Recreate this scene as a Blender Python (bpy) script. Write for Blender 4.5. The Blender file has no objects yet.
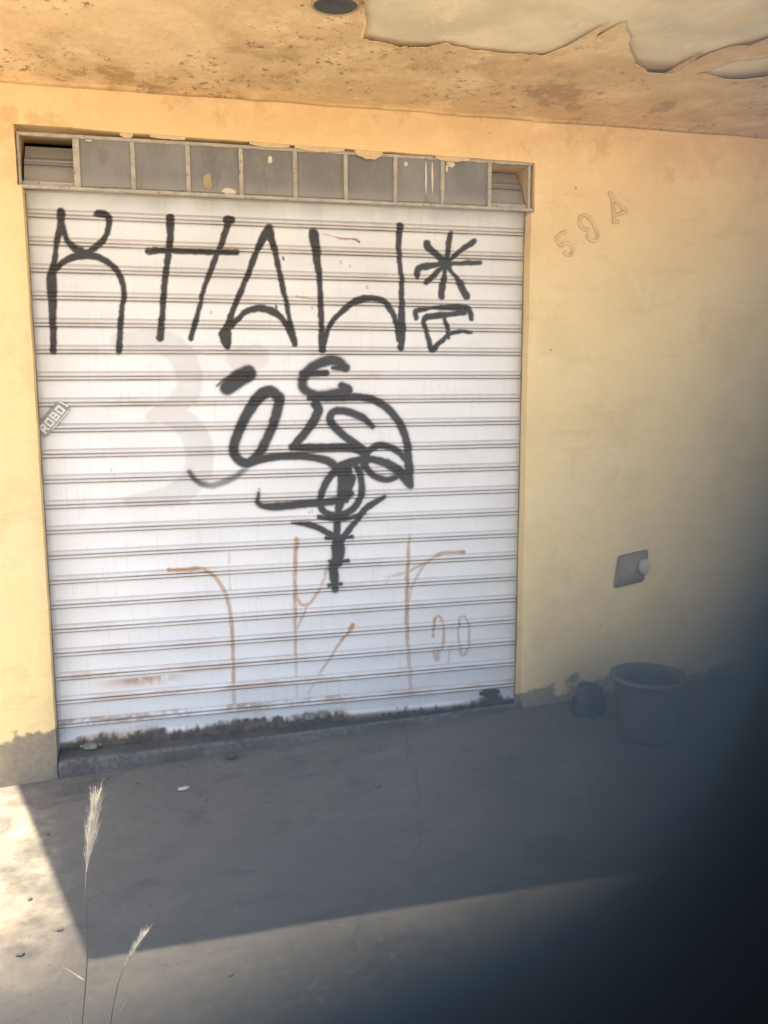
import bpy, bmesh, math, random
import numpy as np
from mathutils import Vector, Matrix, noise as mnoise

random.seed(7)
RNG = np.random.default_rng(7)
scene = bpy.context.scene
COL = scene.collection

# ------------------------------------------------------------------ camera geometry (metres; shutter plane is y = 0)
CAM = np.array([0.4824, -4.0, 1.6034])
FPX = 887.21
YAW, PITCH, ROLL = 0.248597, -0.150446, -0.002474
def _axes():
    f = np.array([math.sin(YAW) * math.cos(PITCH), math.cos(YAW) * math.cos(PITCH), math.sin(PITCH)])
    r0 = np.cross(f, [0, 0, 1]); r0 /= np.linalg.norm(r0)
    u0 = np.cross(r0, f)
    return (r0 * math.cos(ROLL) + u0 * math.sin(ROLL), -r0 * math.sin(ROLL) + u0 * math.cos(ROLL), f)
R_, U_, F_ = _axes()
def at(px, py, plane, off):
    """Survey helper: the point where a sight line of the photograph meets a plane x/y/z = off."""
    d = F_ + R_ * (px - 384) / FPX - U_ * (py - 512) / FPX
    i = 'xyz'.index(plane)
    return CAM + d * (off - CAM[i]) / d[i]
def to_px(P):
    d = P - CAM
    w = d @ F_
    return 384 + FPX * (d @ R_) / w, 512 - FPX * (d @ U_) / w

# ------------------------------------------------------------------ small numpy noise
_LAT = RNG.random((256, 256))
def vnoise(x, y, s, seed=0):
    x = np.asarray(x, float) * s + seed * 17.31 + 1000; y = np.asarray(y, float) * s + seed * 9.77 + 1000
    xi = np.floor(x).astype(int); yi = np.floor(y).astype(int)
    fx = x - xi; fy = y - yi
    fx = fx * fx * (3 - 2 * fx); fy = fy * fy * (3 - 2 * fy)
    a = _LAT[xi % 256, yi % 256]; b = _LAT[(xi + 1) % 256, yi % 256]
    c = _LAT[xi % 256, (yi + 1) % 256]; d = _LAT[(xi + 1) % 256, (yi + 1) % 256]
    return (a * (1 - fx) + b * fx) * (1 - fy) + (c * (1 - fx) + d * fx) * fy
def fbm(x, y, s, seed=0, n=4):
    v = 0; a = 0.5; t = 0
    for k in range(n):
        v = v + a * vnoise(x, y, s * 2 ** k, seed + k); t += a; a *= 0.5
    return v / t
def sstep(a, b, x):
    t = np.clip((x - a) / (b - a), 0, 1)
    return t * t * (3 - 2 * t)

# ------------------------------------------------------------------ object helpers
def link(o, parent=None):
    COL.objects.link(o)
    if parent is not None:
        o.parent = parent
    return o
def mesh_obj(name, verts, faces, mat, parent=None, smooth=False):
    me = bpy.data.meshes.new(name)
    me.from_pydata([tuple(v) for v in verts], [], [tuple(f) for f in faces])
    me.validate()
    if mat: me.materials.append(mat)
    if smooth: me.shade_smooth()
    return link(bpy.data.objects.new(name, me), parent)
def bm_obj(name, bm, mat, parent=None, smooth=False):
    bmesh.ops.recalc_face_normals(bm, faces=bm.faces)
    me = bpy.data.meshes.new(name); bm.to_mesh(me); bm.free()
    if mat: me.materials.append(mat)
    if smooth: me.shade_smooth()
    return link(bpy.data.objects.new(name, me), parent)
def grid_faces(nr, nc):
    i = np.arange((nr - 1) * (nc - 1)); r = i // (nc - 1); c = i % (nc - 1)
    a = r * nc + c
    return np.stack([a, a + 1, a + nc + 1, a + nc], 1)
def fast_mesh(name, V, Fq, mat, parent=None, smooth=True):
    me = bpy.data.meshes.new(name)
    me.vertices.add(len(V)); me.vertices.foreach_set('co', np.ascontiguousarray(V, dtype=np.float32).ravel())
    me.loops.add(Fq.size); me.loops.foreach_set('vertex_index', np.ascontiguousarray(Fq, dtype=np.int32).ravel())
    me.polygons.add(len(Fq)); me.polygons.foreach_set('loop_start', np.arange(0, Fq.size, 4, dtype=np.int32))
    me.update(calc_edges=True); me.validate()
    me.materials.append(mat)
    if smooth: me.shade_smooth()
    return link(bpy.data.objects.new(name, me), parent)
def thing(name, label, cat, loc=(0, 0, 0), group=None):
    o = bpy.data.objects.new(name, None); o.empty_display_size = 0.1
    o.location = loc
    link(o)
    return tag(o, label, cat, group)
def tag(o, label, cat, group=None):
    o['label'] = label; o['category'] = cat
    if group: o['group'] = group
    return o
def bm_box(bm, lo, hi, bev=0.0):
    v = [bm.verts.new((x, y, z)) for z in (lo[2], hi[2]) for y in (lo[1], hi[1]) for x in (lo[0], hi[0])]
    fs = [bm.faces.new([v[i] for i in q]) for q in ((0, 2, 3, 1), (4, 5, 7, 6), (0, 1, 5, 4), (2, 6, 7, 3), (0, 4, 6, 2), (1, 3, 7, 5))]
    if bev:
        es = list({e for f in fs for e in f.edges})
        bmesh.ops.bevel(bm, geom=es, offset=bev, segments=2, affect='EDGES')
def box_obj(name, lo, hi, mat, parent=None, bev=0.0):
    bm = bmesh.new(); bm_box(bm, lo, hi, bev)
    return bm_obj(name, bm, mat, parent)
def bm_tube(bm, pts, rad, n=8, cap=True):
    pts = [Vector(p) for p in pts]
    rings = []
    for i, p in enumerate(pts):
        t = (pts[min(i + 1, len(pts) - 1)] - pts[max(i - 1, 0)]).normalized()
        a = t.cross(Vector((0, 0, 1)))
        if a.length < 1e-3: a = t.cross(Vector((0, 1, 0)))
        a.normalize(); b = t.cross(a)
        r = rad[i] if hasattr(rad, '__len__') else rad
        rings.append([bm.verts.new(p + a * (r * math.cos(2 * math.pi * k / n)) + b * (r * math.sin(2 * math.pi * k / n))) for k in range(n)])
    for A, B in zip(rings, rings[1:]):
        for k in range(n):
            bm.faces.new((A[k], A[(k + 1) % n], B[(k + 1) % n], B[k]))
    if cap:
        bm.faces.new(rings[0][::-1]); bm.faces.new(rings[-1])
def bm_lathe(bm, prof, n=48, wob=0.0):
    rings = []
    for r, z in prof:
        rings.append([bm.verts.new((r * math.cos(2 * math.pi * k / n) * (1 + wob * math.sin(2 * 2 * math.pi * k / n + .7)), r * math.sin(2 * math.pi * k / n), z)) for k in range(n)])
    for A, B in zip(rings, rings[1:]):
        for k in range(n):
            bm.faces.new((A[k], A[(k + 1) % n], B[(k + 1) % n], B[k]))
    return rings
def catmull(pts, step=1.5):
    P = np.array(pts, float)
    if len(P) < 3:
        n = max(2, int(np.linalg.norm(P[-1] - P[0]) / step))
        return np.linspace(P[0], P[-1], n)
    Q = np.vstack([2 * P[0] - P[1], P, 2 * P[-1] - P[-2]])
    out = []
    for i in range(1, len(Q) - 2):
        n = max(2, int(np.linalg.norm(Q[i + 1] - Q[i]) / step))
        t = np.linspace(0, 1, n, endpoint=False)[:, None]
        out.append(0.5 * (2 * Q[i] + (Q[i + 1] - Q[i - 1]) * t + (2 * Q[i - 1] - 5 * Q[i] + 4 * Q[i + 1] - Q[i + 2]) * t ** 2 + (3 * Q[i] - Q[i - 1] - 3 * Q[i + 1] + Q[i + 2]) * t ** 3))
    out.append(P[-1:])
    return np.vstack(out)

# ------------------------------------------------------------------ material helpers
class NT:
    def __init__(self, name, rough=0.8, spec=0.3, metallic=0.0):
        self.m = bpy.data.materials.new(name); self.m.use_nodes = True
        self.t = self.m.node_tree; self.n = self.t.nodes; self.l = self.t.links
        self.b = self.n['Principled BSDF']
        self.b.inputs['Roughness'].default_value = rough
        self.b.inputs['Specular IOR Level'].default_value = spec
        self.b.inputs['Metallic'].default_value = metallic
        self._co = None
    def set(self, sock, v):
        if isinstance(v, bpy.types.NodeSocket): self.l.new(v, sock)
        elif isinstance(v, tuple) and len(v) == 3 and sock.type == 'RGBA': sock.default_value = (*v, 1)
        else: sock.default_value = v
    def co(self):
        if not self._co: self._co = self.n.new('ShaderNodeTexCoord').outputs['Object']
        return self._co
    def mapped(self, scale, loc=(0, 0, 0)):
        k = self.n.new('ShaderNodeMapping'); self.l.new(self.co(), k.inputs[0])
        k.inputs['Scale'].default_value = scale; k.inputs['Location'].default_value = loc
        return k.outputs[0]
    def noise(self, s, det=4, rough=0.55, v=None, dist=0.0):
        k = self.n.new('ShaderNodeTexNoise'); self.l.new(v or self.co(), k.inputs['Vector'])
        k.inputs['Scale'].default_value = s; k.inputs['Detail'].default_value = det
        k.inputs['Roughness'].default_value = rough; k.inputs['Distortion'].default_value = dist
        return k.outputs['Fac']
    def vor(self, s, feature='DISTANCE_TO_EDGE', v=None):
        k = self.n.new('ShaderNodeTexVoronoi'); k.feature = feature; self.l.new(v or self.co(), k.inputs['Vector'])
        k.inputs['Scale'].default_value = s
        return k.outputs['Distance']
    def ramp(self, f, a, b, lo=0.0, hi=1.0):
        k = self.n.new('ShaderNodeMapRange'); k.interpolation_type = 'SMOOTHSTEP'
        self.set(k.inputs[0], f)
        k.inputs[1].default_value = a; k.inputs[2].default_value = b; k.inputs[3].default_value = lo; k.inputs[4].default_value = hi
        return k.outputs[0]
    def math(self, op, a, b=0.0, clamp=False):
        k = self.n.new('ShaderNodeMath'); k.operation = op; k.use_clamp = clamp
        self.set(k.inputs[0], a); self.set(k.inputs[1], b)
        return k.outputs[0]
    def mix(self, f, a, b, blend='MIX'):
        k = self.n.new('ShaderNodeMix'); k.data_type = 'RGBA'; k.blend_type = blend
        self.set(k.inputs[0], f); self.set(k.inputs[6], a); self.set(k.inputs[7], b)
        return k.outputs[2]
    def xyz(self):
        k = self.n.new('ShaderNodeSeparateXYZ'); self.l.new(self.co(), k.inputs[0])
        return k.outputs
    def attr(self, name):
        k = self.n.new('ShaderNodeAttribute'); k.attribute_name = name
        return k
    def color(self, c): self.set(self.b.inputs['Base Color'], c); return self
    def rough(self, r): self.set(self.b.inputs['Roughness'], r); return self
    def bump(self, h, strength=0.4, dist=0.01):
        k = self.n.new('ShaderNodeBump'); k.inputs['Strength'].default_value = strength; k.inputs['Distance'].default_value = dist
        self.set(k.inputs['Height'], h); self.l.new(k.outputs[0], self.b.inputs['Normal'])
        return self
    def done(self): return self.m

# ochre lime-wash plaster (wall and the paint skin below the canopy)
def plaster(name, ceiling=False):
    t = NT(name, 0.9, 0.15)
    x, y, z = t.xyz()
    big = t.noise(1.3, 5, 0.6); mid = t.noise(5.0, 6, 0.62); fine = t.noise(38.0, 5, 0.6); grit = t.noise(160.0, 3)
    yel = (0.84, 0.655, 0.345); ora = (0.80, 0.585, 0.325); tan = (0.72, 0.535, 0.30)
    if ceiling:
        c = t.mix(t.ramp(big, .35, .65), (0.93, 0.735, 0.475), (0.89, 0.68, 0.415))
    else:
        up = t.ramp(t.math('ADD', z, t.math('MULTIPLY', mid, 0.9)), 2.25, 3.05)
        c = t.mix(up, yel, ora)
        c = t.mix(t.ramp(big, .5, .7, 0, .55), c, tan)
    # washed-out lighter plates with crisp edges
    pl = t.noise(2.2, 7, 0.66, t.mapped((1, 1, 1.4), (4, 2, 1)))
    c = t.mix(t.ramp(pl, .53, .55, 0, .30), c, (0.86, 0.69, 0.42))
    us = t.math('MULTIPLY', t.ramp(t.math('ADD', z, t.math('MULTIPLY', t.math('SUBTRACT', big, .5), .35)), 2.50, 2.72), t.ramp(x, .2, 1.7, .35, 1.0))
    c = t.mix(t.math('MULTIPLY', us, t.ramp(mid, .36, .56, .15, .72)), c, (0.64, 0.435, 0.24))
    mo = t.noise(3.4, 8, .7, t.mapped((1, 1, .8), (1, 6, 4)))
    c = t.mix(t.ramp(mo, .52, .60, 0, .30), c, (0.66, 0.50, 0.255))
    c = t.mix(t.ramp(mo, .42, .36, 0, .30), c, (0.84, 0.62, 0.36))
    tr = t.noise(7.0, 6, .7, t.mapped((.35, 1, 2.6), (3, 3, 3)))
    c = t.mix(t.ramp(tr, .56, .68, 0, .22), c, (0.55, 0.40, 0.21))
    pl2 = t.noise(3.1, 7, 0.7, t.mapped((1, 1, 1), (9, 7, 3)))
    band = t.ramp(z, 2.2, 2.7) if not ceiling else 0.35
    c = t.mix(t.math('MULTIPLY', t.ramp(pl2, .52, .60, 0, .6), band), c, (0.56, 0.37, 0.19))
    # dark mildew freckles in clusters
    cl = t.ramp(t.noise(2.6, 3, 0.5, t.mapped((1, 1, 1), (3.3, 0.4, 8.1))), .56, .66)
    fr = t.ramp(t.noise(21.0, 6, 0.75, t.mapped((1, 1, 2.0))), .57, .66)
    m = t.math('MULTIPLY', t.math('MULTIPLY', cl, fr), t.ramp(z, 2.62, 2.74, 0.0, .75))
    c = t.mix(m, c, (0.15, 0.10, 0.065))
    # tiny black chips
    ch = t.ramp(t.vor(5.5, 'F1', t.mapped((1, 1, 1), (.3, .1, .2))), .026, .040, .55, 0)
    c = t.mix(t.math('MULTIPLY', ch, t.ramp(t.noise(3.0, 2), .5, .56)), c, (0.09, 0.07, 0.055))
    if not ceiling:
        # bare cement along the foot of the wall and bottom of the jamb
        zz = t.math('SUBTRACT', z, t.math('MULTIPLY', x, 0.035))
        foot = t.math('ADD', zz, t.math('MULTIPLY', t.math('SUBTRACT', mid, .5), -0.42))
        lft = t.ramp(x, -0.02, 0.6, .09, -.03)
        k = t.ramp(t.math('SUBTRACT', foot, lft), 0.0, 0.035, 1, 0)
        c = t.mix(k, c, t.mix(fine, (0.20, 0.17, 0.13), (0.34, 0.29, 0.22)))
        # greyer low on the right
        dm = t.ramp(t.math('ADD', zz, t.math('MULTIPLY', big, .5)), .2, .75, .45, 0)
        c = t.mix(t.math('MULTIPLY', dm, t.ramp(x, 2.1, 2.5)), c, (0.22, 0.19, 0.16))
    c = t.mix(t.ramp(fine, .3, .75, 0, .12), c, (0.55, 0.39, 0.20))
    if ceiling:
        stn = t.noise(3.2, 7, .68, t.mapped((1, .75, 1), (6, 2, 9)))
        sk = t.math('MULTIPLY', t.ramp(t.math('ADD', y, t.math('MULTIPLY', t.math('SUBTRACT', big, .5), .6)), -.95, -.42), t.ramp(z, 2.69, 2.735))
        c = t.mix(t.math('MULTIPLY', t.ramp(stn, .40, .60), t.math('MULTIPLY', sk, .55)), c, (0.56, 0.38, 0.205))
        c = t.mix(t.math('MULTIPLY', t.ramp(stn, .57, .63), t.math('MULTIPLY', sk, .72)), c, (0.40, 0.265, 0.145))
        pit = t.noise(16.0, 7, 0.78, t.mapped((1, .8, 1), (2, 8, 5)))
        pz = t.math('MULTIPLY', t.ramp(pit, .56, .64), t.ramp(t.noise(1.9, 4, .6, t.mapped((1, 1.6, 1), (1, 5, 2))), .44, .58))
        c = t.mix(t.math('MULTIPLY', pz, .42), c, (0.47, 0.31, 0.17))
        c = t.mix(t.math('MULTIPLY', t.ramp(pit, .44, .36), .35), c, (0.93, 0.77, 0.53))
        crk = t.math('MULTIPLY', t.ramp(t.noise(30.0, 6, .82, t.mapped((.9, .6, 1), (5, 5, 5))), .55, .62), t.ramp(t.noise(2.3, 4, .6, t.mapped((1, 1, 1), (0.2, 1.1, 7))), .47, .55))
        c = t.mix(t.math('MULTIPLY', crk, .8), c, (0.17, 0.12, 0.08))
    h = t.math('ADD', t.math('MULTIPLY', fine, .5), t.math('MULTIPLY', grit, .25))
    h = t.math('ADD', h, t.math('MULTIPLY', t.ramp(pl, .52, .56), .25))
    h = t.math('ADD', h, t.math('MULTIPLY', pl2, 1.2))
    if ceiling: h = t.math('ADD', h, t.math('MULTIPLY', pit, 1.6))
    else: h = t.math('ADD', h, t.math('ADD', t.math('MULTIPLY', mo, 1.3), t.math('MULTIPLY', tr, .8)))
    t.color(c).bump(h, 0.6, 0.005)
    return t.done()
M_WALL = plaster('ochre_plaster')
M_SKIN = plaster('ochre_ceiling_paint', True)

t = NT('bare_canopy_render', 0.92, 0.12)
n1 = t.noise(3.0, 6, .6); n2 = t.noise(9.0, 7, .72, t.mapped((1, .6, 1), (5, 5, 0))); n3 = t.noise(60, 4)
c = t.mix(t.ramp(n1, .35, .65), (0.66, 0.585, 0.43), (0.84, 0.74, 0.55))
c = t.mix(t.ramp(n2, .57, .61, 0, .7), c, (0.84, 0.64, 0.39))
c = t.mix(t.ramp(t.noise(6.0, 7, .75, t.mapped((1, .5, 1), (1, 2, 0))), .56, .62, 0, .6), c, (0.86, 0.79, 0.62))
c = t.mix(t.ramp(n2, .40, .34, 0, .4), c, (0.52, 0.47, 0.36))
M_BARE = t.color(c).bump(t.math('ADD', t.math('MULTIPLY', n2, 1.0), t.math('MULTIPLY', n3, .3)), .5, .006).done()

t = NT('dusty_concrete', 0.9, 0.2)
x, y, z = t.xyz()
n1 = t.noise(.9, 6, .6); n2 = t.noise(4.0, 7, .65); n3 = t.noise(34, 6, .7); n4 = t.noise(170, 3)
c = t.mix(t.ramp(n1, .35, .68), (0.104, 0.097, 0.088), (0.138, 0.129, 0.116))
c = t.mix(t.ramp(n2, .5, .72, 0, .55), c, (0.068, 0.063, 0.059))
c = t.mix(t.ramp(n2, .47, .3, 0, .5), c, (0.145, 0.132, 0.115))
st = t.noise(1.8, 4, .5, t.mapped((1, 1, 1), (7, 1, 0)))
c = t.mix(t.ramp(st, .60, .70, 0, .6), c, (0.055, 0.050, 0.047))
sm = t.noise(5.0, 8, .75, t.mapped((.5, 1.5, 1), (3, 4, 0)))
c = t.mix(t.ramp(sm, .54, .64, 0, .35), c, (0.165, 0.152, 0.135))
c = t.mix(t.ramp(sm, .42, .34, 0, .45), c, (0.055, 0.051, 0.048))
lf = t.math('MULTIPLY', t.ramp(t.math('ADD', y, t.math('MULTIPLY', t.math('SUBTRACT', n2, .5), .35)), -.42, -.14), t.ramp(n3, .35, .6))
c = t.mix(t.math('MULTIPLY', lf, .45), c, (0.165, 0.145, 0.12))
# shade on the strip towards the street, painted in as darker ground
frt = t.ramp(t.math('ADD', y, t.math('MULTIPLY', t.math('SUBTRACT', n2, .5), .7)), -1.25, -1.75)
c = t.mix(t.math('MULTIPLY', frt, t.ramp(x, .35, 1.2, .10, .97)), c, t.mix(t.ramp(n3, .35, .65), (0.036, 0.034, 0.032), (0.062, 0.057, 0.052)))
# bright pool of sun by the left jamb, put into the ground colour
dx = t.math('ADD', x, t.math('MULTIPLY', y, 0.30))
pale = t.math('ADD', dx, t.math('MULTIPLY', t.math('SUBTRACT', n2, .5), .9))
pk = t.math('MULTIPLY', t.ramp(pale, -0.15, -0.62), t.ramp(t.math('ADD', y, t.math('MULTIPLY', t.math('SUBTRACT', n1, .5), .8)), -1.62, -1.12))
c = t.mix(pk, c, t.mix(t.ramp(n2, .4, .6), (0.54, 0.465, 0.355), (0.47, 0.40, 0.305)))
c = t.mix(t.ramp(n3, .57, .70, 0, .5), c, (0.19, 0.175, 0.155))
c = t.mix(t.ramp(n3, .42, .30, 0, .55), c, (0.045, 0.042, 0.04))
# unseen ground behind the camera, paled to bounce more light back
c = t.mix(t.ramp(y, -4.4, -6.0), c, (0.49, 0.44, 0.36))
dv = t.n.new('ShaderNodeVectorMath'); dv.operation = 'ADD'
cmb = t.n.new('ShaderNodeCombineXYZ'); w = t.math('MULTIPLY', t.noise(3.0, 5, .6, t.mapped((1, 1, 1), (2, 9, 4))), .5)
t.l.new(w, cmb.inputs[0]); t.l.new(w, cmb.inputs[1]); t.l.new(t.co(), dv.inputs[0]); t.l.new(cmb.outputs[0], dv.inputs[1])
cr = t.math('MULTIPLY', t.ramp(t.vor(.42, 'DISTANCE_TO_EDGE', dv.outputs[0]), .0006, .0020, .30, 0), t.ramp(t.noise(1.7, 3), .48, .56))
c = t.mix(cr, c, (0.05, 0.045, 0.04))
h = t.math('ADD', t.math('MULTIPLY', n2, .6), t.math('ADD', t.math('MULTIPLY', n3, .35), t.math('MULTIPLY', n4, .12)))
h = t.math('SUBTRACT', h, t.math('MULTIPLY', cr, .6))
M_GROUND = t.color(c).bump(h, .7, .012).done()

t = NT('doorstep_cement', 0.9, 0.2)
n2 = t.noise(6, 6, .65); n3 = t.noise(45, 5)
c = t.mix(t.ramp(n2, .35, .65), (0.062, 0.058, 0.054), (0.095, 0.089, 0.08))
c = t.mix(t.ramp(n3, .60, .75, 0, .25), c, (0.16, 0.15, 0.13))
x, y, z = t.xyz()
c = t.mix(t.math('MULTIPLY', t.math('MULTIPLY', t.ramp(y, -.07, -.096), t.ramp(y, -.112, -.104)), t.ramp(n3, .35, .65, .05, .55)), c, (0.19, 0.18, 0.16))
M_STEP = t.color(c).bump(t.math('ADD', n2, t.math('MULTIPLY', n3, .4)), .6, .01).done()

# shutter enamel with layers of paint kept as point attributes
t = NT('shutter_enamel', 0.42, 0.4)
ink = t.attr('spray'); grime_shade = t.attr('grime_shade')
sep = t.n.new('ShaderNodeSeparateColor'); t.l.new(ink.outputs['Color'], sep.inputs[0])
blk, rst, buf = sep.outputs
n1 = t.noise(2.0, 5, .6, t.mapped((1, 1, 3))); n2 = t.noise(24, 5, .65); n3 = t.noise(90, 4)
c = t.mix(t.ramp(n1, .35, .7), (0.82, 0.82, 0.815), (0.75, 0.75, 0.745))
streak = t.noise(10, 5, .6, t.mapped((6, 1, .5)))
c = t.mix(t.ramp(streak, .52, .72, 0, .35), c, (0.62, 0.60, 0.57))
c = t.mix(buf, c, (0.60, 0.595, 0.585))
c = t.mix(t.math('MULTIPLY', rst, t.ramp(n2, .25, .55, .55, 1.0)), c, t.mix(n2, (0.37, 0.165, 0.055), (0.52, 0.29, 0.125)))
c = t.mix(t.math('MULTIPLY', blk, t.ramp(n3, .2, .4, .93, 1.0)), c, t.mix(n2, (0.030, 0.030, 0.033), (0.047, 0.046, 0.046)))
c = t.mix(grime_shade.outputs['Fac'], c, t.mix(t.ramp(n2, .42, .66), (0.058, 0.049, 0.040), (0.125, 0.088, 0.058)))
sp = t.ramp(t.vor(30, 'F1'), .05, .07, .55, 0)
c = t.mix(t.math('MULTIPLY', sp, t.ramp(n2, .58, .64)), c, (0.24, 0.15, 0.09))
r = t.math('ADD', t.math('MULTIPLY', grime_shade.outputs['Fac'], .4), t.math('ADD', .40, t.math('MULTIPLY', blk, .12)))
M_SHUT = t.color(c).rough(r).bump(t.math('ADD', t.noise(3.0, 4, .5, t.mapped((1, 1, 6))), t.math('MULTIPLY', n3, .03)), .25, .006).done()

def simple(name, a, b, s=12, rough=.7, spec=.3, metal=0.0, bump=.3, bd=.003):
    t = NT(name, rough, spec, metal)
    n = t.noise(s, 6, .65); k = t.noise(s * 6, 4)
    c = t.mix(t.ramp(n, .35, .65), a, b)
    return t.color(c).bump(t.math('ADD', n, t.math('MULTIPLY', k, .4)), bump, bd).done()
t = NT('flaked_grey_frame_paint', .7, .3)
n = t.noise(16, 6, .7); k = t.noise(60, 4)
c = t.mix(t.ramp(n, .4, .6), (0.36, 0.335, 0.29), (0.46, 0.425, 0.37))
c = t.mix(t.ramp(k, .60, .68, 0, .8), c, (0.20, 0.15, 0.10))
M_FRAME = t.color(c).bump(n, .4, .003).done()
t = NT('dirty_wired_glass', .32, .5)
n = t.noise(3.5, 5, .6, t.mapped((1.5, 1, 1))); k = t.noise(22, 5, .7, t.mapped((4, 1, .7)))
c = t.mix(t.ramp(n, .35, .68), (0.165, 0.16, 0.158), (0.225, 0.215, 0.21))
c = t.mix(t.ramp(k, .5, .75, 0, .5), c, (0.29, 0.275, 0.26))
x, y, z = t.xyz()
c = t.mix(t.math('MULTIPLY', t.ramp(t.math('ADD', z, t.math('MULTIPLY', k, .05)), .10, .03), .7), c, (0.30, 0.28, 0.25))
c = t.mix(t.ramp(t.noise(7, 6, .7, t.mapped((1, 1, .6), (4, 0, 2))), .56, .62, 0, .4), c, (0.12, 0.115, 0.11))
M_PANE = t.color(c).rough(t.ramp(k, .3, .7, .28, .5)).bump(t.noise(9, 3), .15, .004).done()
M_STEEL = simple('rusty_guide_steel', (0.22, 0.19, 0.16), (0.34, 0.29, 0.24), 14, .6, .4, .2)
M_LATCH = simple('worn_zinc', (0.38, 0.36, 0.32), (0.25, 0.22, 0.18), 40, .5, .5, .4)
M_DARKLATCH = simple('grimy_black_iron', (0.045, 0.04, 0.035), (0.09, 0.08, 0.07), 30, .7, .3)
M_SPLASH = simple('splashed_cream_paint', (0.66, 0.62, 0.54), (0.58, 0.52, 0.42), 60, .7, .3)
M_YSPLASH = simple('splashed_ochre_paint', (0.42, 0.33, 0.15), (0.33, 0.28, 0.16), 40, .8, .2)
M_CRUMB = simple('crumbled_ochre_edge', (0.66, 0.50, 0.30), (0.56, 0.44, 0.30), 40, .9, .2, 0, .6)
M_NUM = simple('grimy_ochre_relief', (0.74, 0.565, 0.325), (0.60, 0.445, 0.245), 30, .9, .15, 0, .6, .004)
M_STICK = simple('sticker_grey_print', (0.24, 0.24, 0.235), (0.33, 0.33, 0.32), 40, .45, .4)
M_STICKW = simple('sticker_white_print', (0.78, 0.78, 0.77), (0.68, 0.68, 0.67), 50, .45, .4)
M_BUCKET = simple('scuffed_grey_plastic', (0.115, 0.112, 0.11), (0.155, 0.15, 0.145), 9, .6, .3)
M_BAG = simple('dark_plastic_bag', (0.035, 0.035, 0.04), (0.06, 0.06, 0.065), 14, .45, .4, 0, .6, .02)
M_OUT = simple('weathered_grey_box', (0.27, 0.225, 0.165), (0.34, 0.28, 0.20), 9, .75, .25)
M_KNOB = simple('pale_plastic', (0.56, 0.52, 0.45), (0.48, 0.44, 0.37), 30, .5, .4)
M_LAMP = simple('dark_lamp_interior', (0.06, 0.06, 0.062), (0.085, 0.085, 0.085), 25, .6, .3)
M_RING = simple('tan_painted_ring', (0.42, 0.31, 0.18), (0.34, 0.25, 0.16), 25, .7, .3)
M_STRAW = simple('dry_straw', (0.56, 0.47, 0.33), (0.42, 0.33, 0.21), 90, .7, .2)
M_PLUME = simple('silky_seed_head', (0.74, 0.70, 0.61), (0.58, 0.53, 0.44), 60, .6, .2)
M_STALK = simple('brown_grass_stalk', (0.10, 0.08, 0.055), (0.15, 0.12, 0.085), 60, .7, .2)
M_PAPER = simple('crumpled_white_paper', (0.50, 0.49, 0.47), (0.42, 0.41, 0.39), 30, .8, .2)
M_TWIG = simple('dead_leaf_brown', (0.07, 0.055, 0.04), (0.12, 0.09, 0.06), 40, .8, .2)
M_STONE = simple('grit_stone', (0.15, 0.14, 0.125), (0.10, 0.095, 0.085), 40, .9, .2)
M_FINGER = simple('shaded_finger_skin', (0.0002, 0.0004, 0.0007), (0.0003, 0.0005, 0.0009), 700, .9, .0, 0, .3, .0002)  # near-black because the shade on the finger is put into its colour

_b = M_FINGER.node_tree.nodes['Principled BSDF']      # bluish sheen painted on for the hazy veil along the finger's edge
_b.inputs['Sheen Weight'].default_value = 0.62
_b.inputs['Sheen Roughness'].default_value = 0.29
_b.inputs['Sheen Tint'].default_value = (0.40, 0.64, 0.88, 1)

# ------------------------------------------------------------------ terrain
def ground_z(x, y):
    x = np.asarray(x, float); y = np.asarray(y, float)
    xs = np.clip(x, -0.6, 3.6)
    fade = np.clip(1 - (-0.1 - y) / 1.7, 0, 1)
    fade = fade * fade * (3 - 2 * fade)
    return -0.142 + 0.055 * (xs + 0.2) * fade + 0.010 * (fbm(x, y, 1.4, 3, 4) - .5) * 2 * np.exp(-((x - 1) ** 2 + (y + 2) ** 2) / 60)
def axis(lo, a, b, hi, fine, n_out):
    mid = np.arange(a, b + 1e-6, fine)
    left = a - np.geomspace(fine, a - lo, n_out)[::-1]
    right = b + np.geomspace(fine, hi - b, n_out)
    return np.concatenate([left, mid, right])
gx = axis(-260, -2.2, 5.0, 260, 0.035, 26); gy = axis(-260, -4.2, 0.3, 260, 0.035, 26)
GX, GY = np.meshgrid(gx, gy)
GZ = ground_z(GX, GY)
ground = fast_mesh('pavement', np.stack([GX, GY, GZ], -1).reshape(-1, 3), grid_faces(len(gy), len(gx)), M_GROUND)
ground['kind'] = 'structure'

# poured cement threshold below the shutter
sx = np.linspace(0.004, 2.169, 90)
prof = [(0.16, -0.026), (0.03, -0.028), (-0.06, -0.046), (-0.098, None), (-0.108, None), (-0.116, -0.35)]
V = []
for yy, zz in prof:
    for xx in sx:
        e = -0.060 + 0.033 * xx + 0.006 * (fbm(xx, yy, 9, 11) - .5) * 2
        if zz is None: z_ = e - (0.0 if yy > -0.1 else 0.010)
        elif zz < -0.2: z_ = zz
        else: z_ = zz + 0.012 * (xx / 2.17) + (0.003 * (fbm(xx, yy, 12, 5) - .5))
        V.append((xx, yy + (0.012 * (fbm(xx, 0, 5, 8) - .5) if yy < -.05 else 0), z_))
step = fast_mesh('doorstep', np.array(V), grid_faces(len(prof), len(sx))[:, ::-1], M_STEP)
step['kind'] = 'structure'

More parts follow.
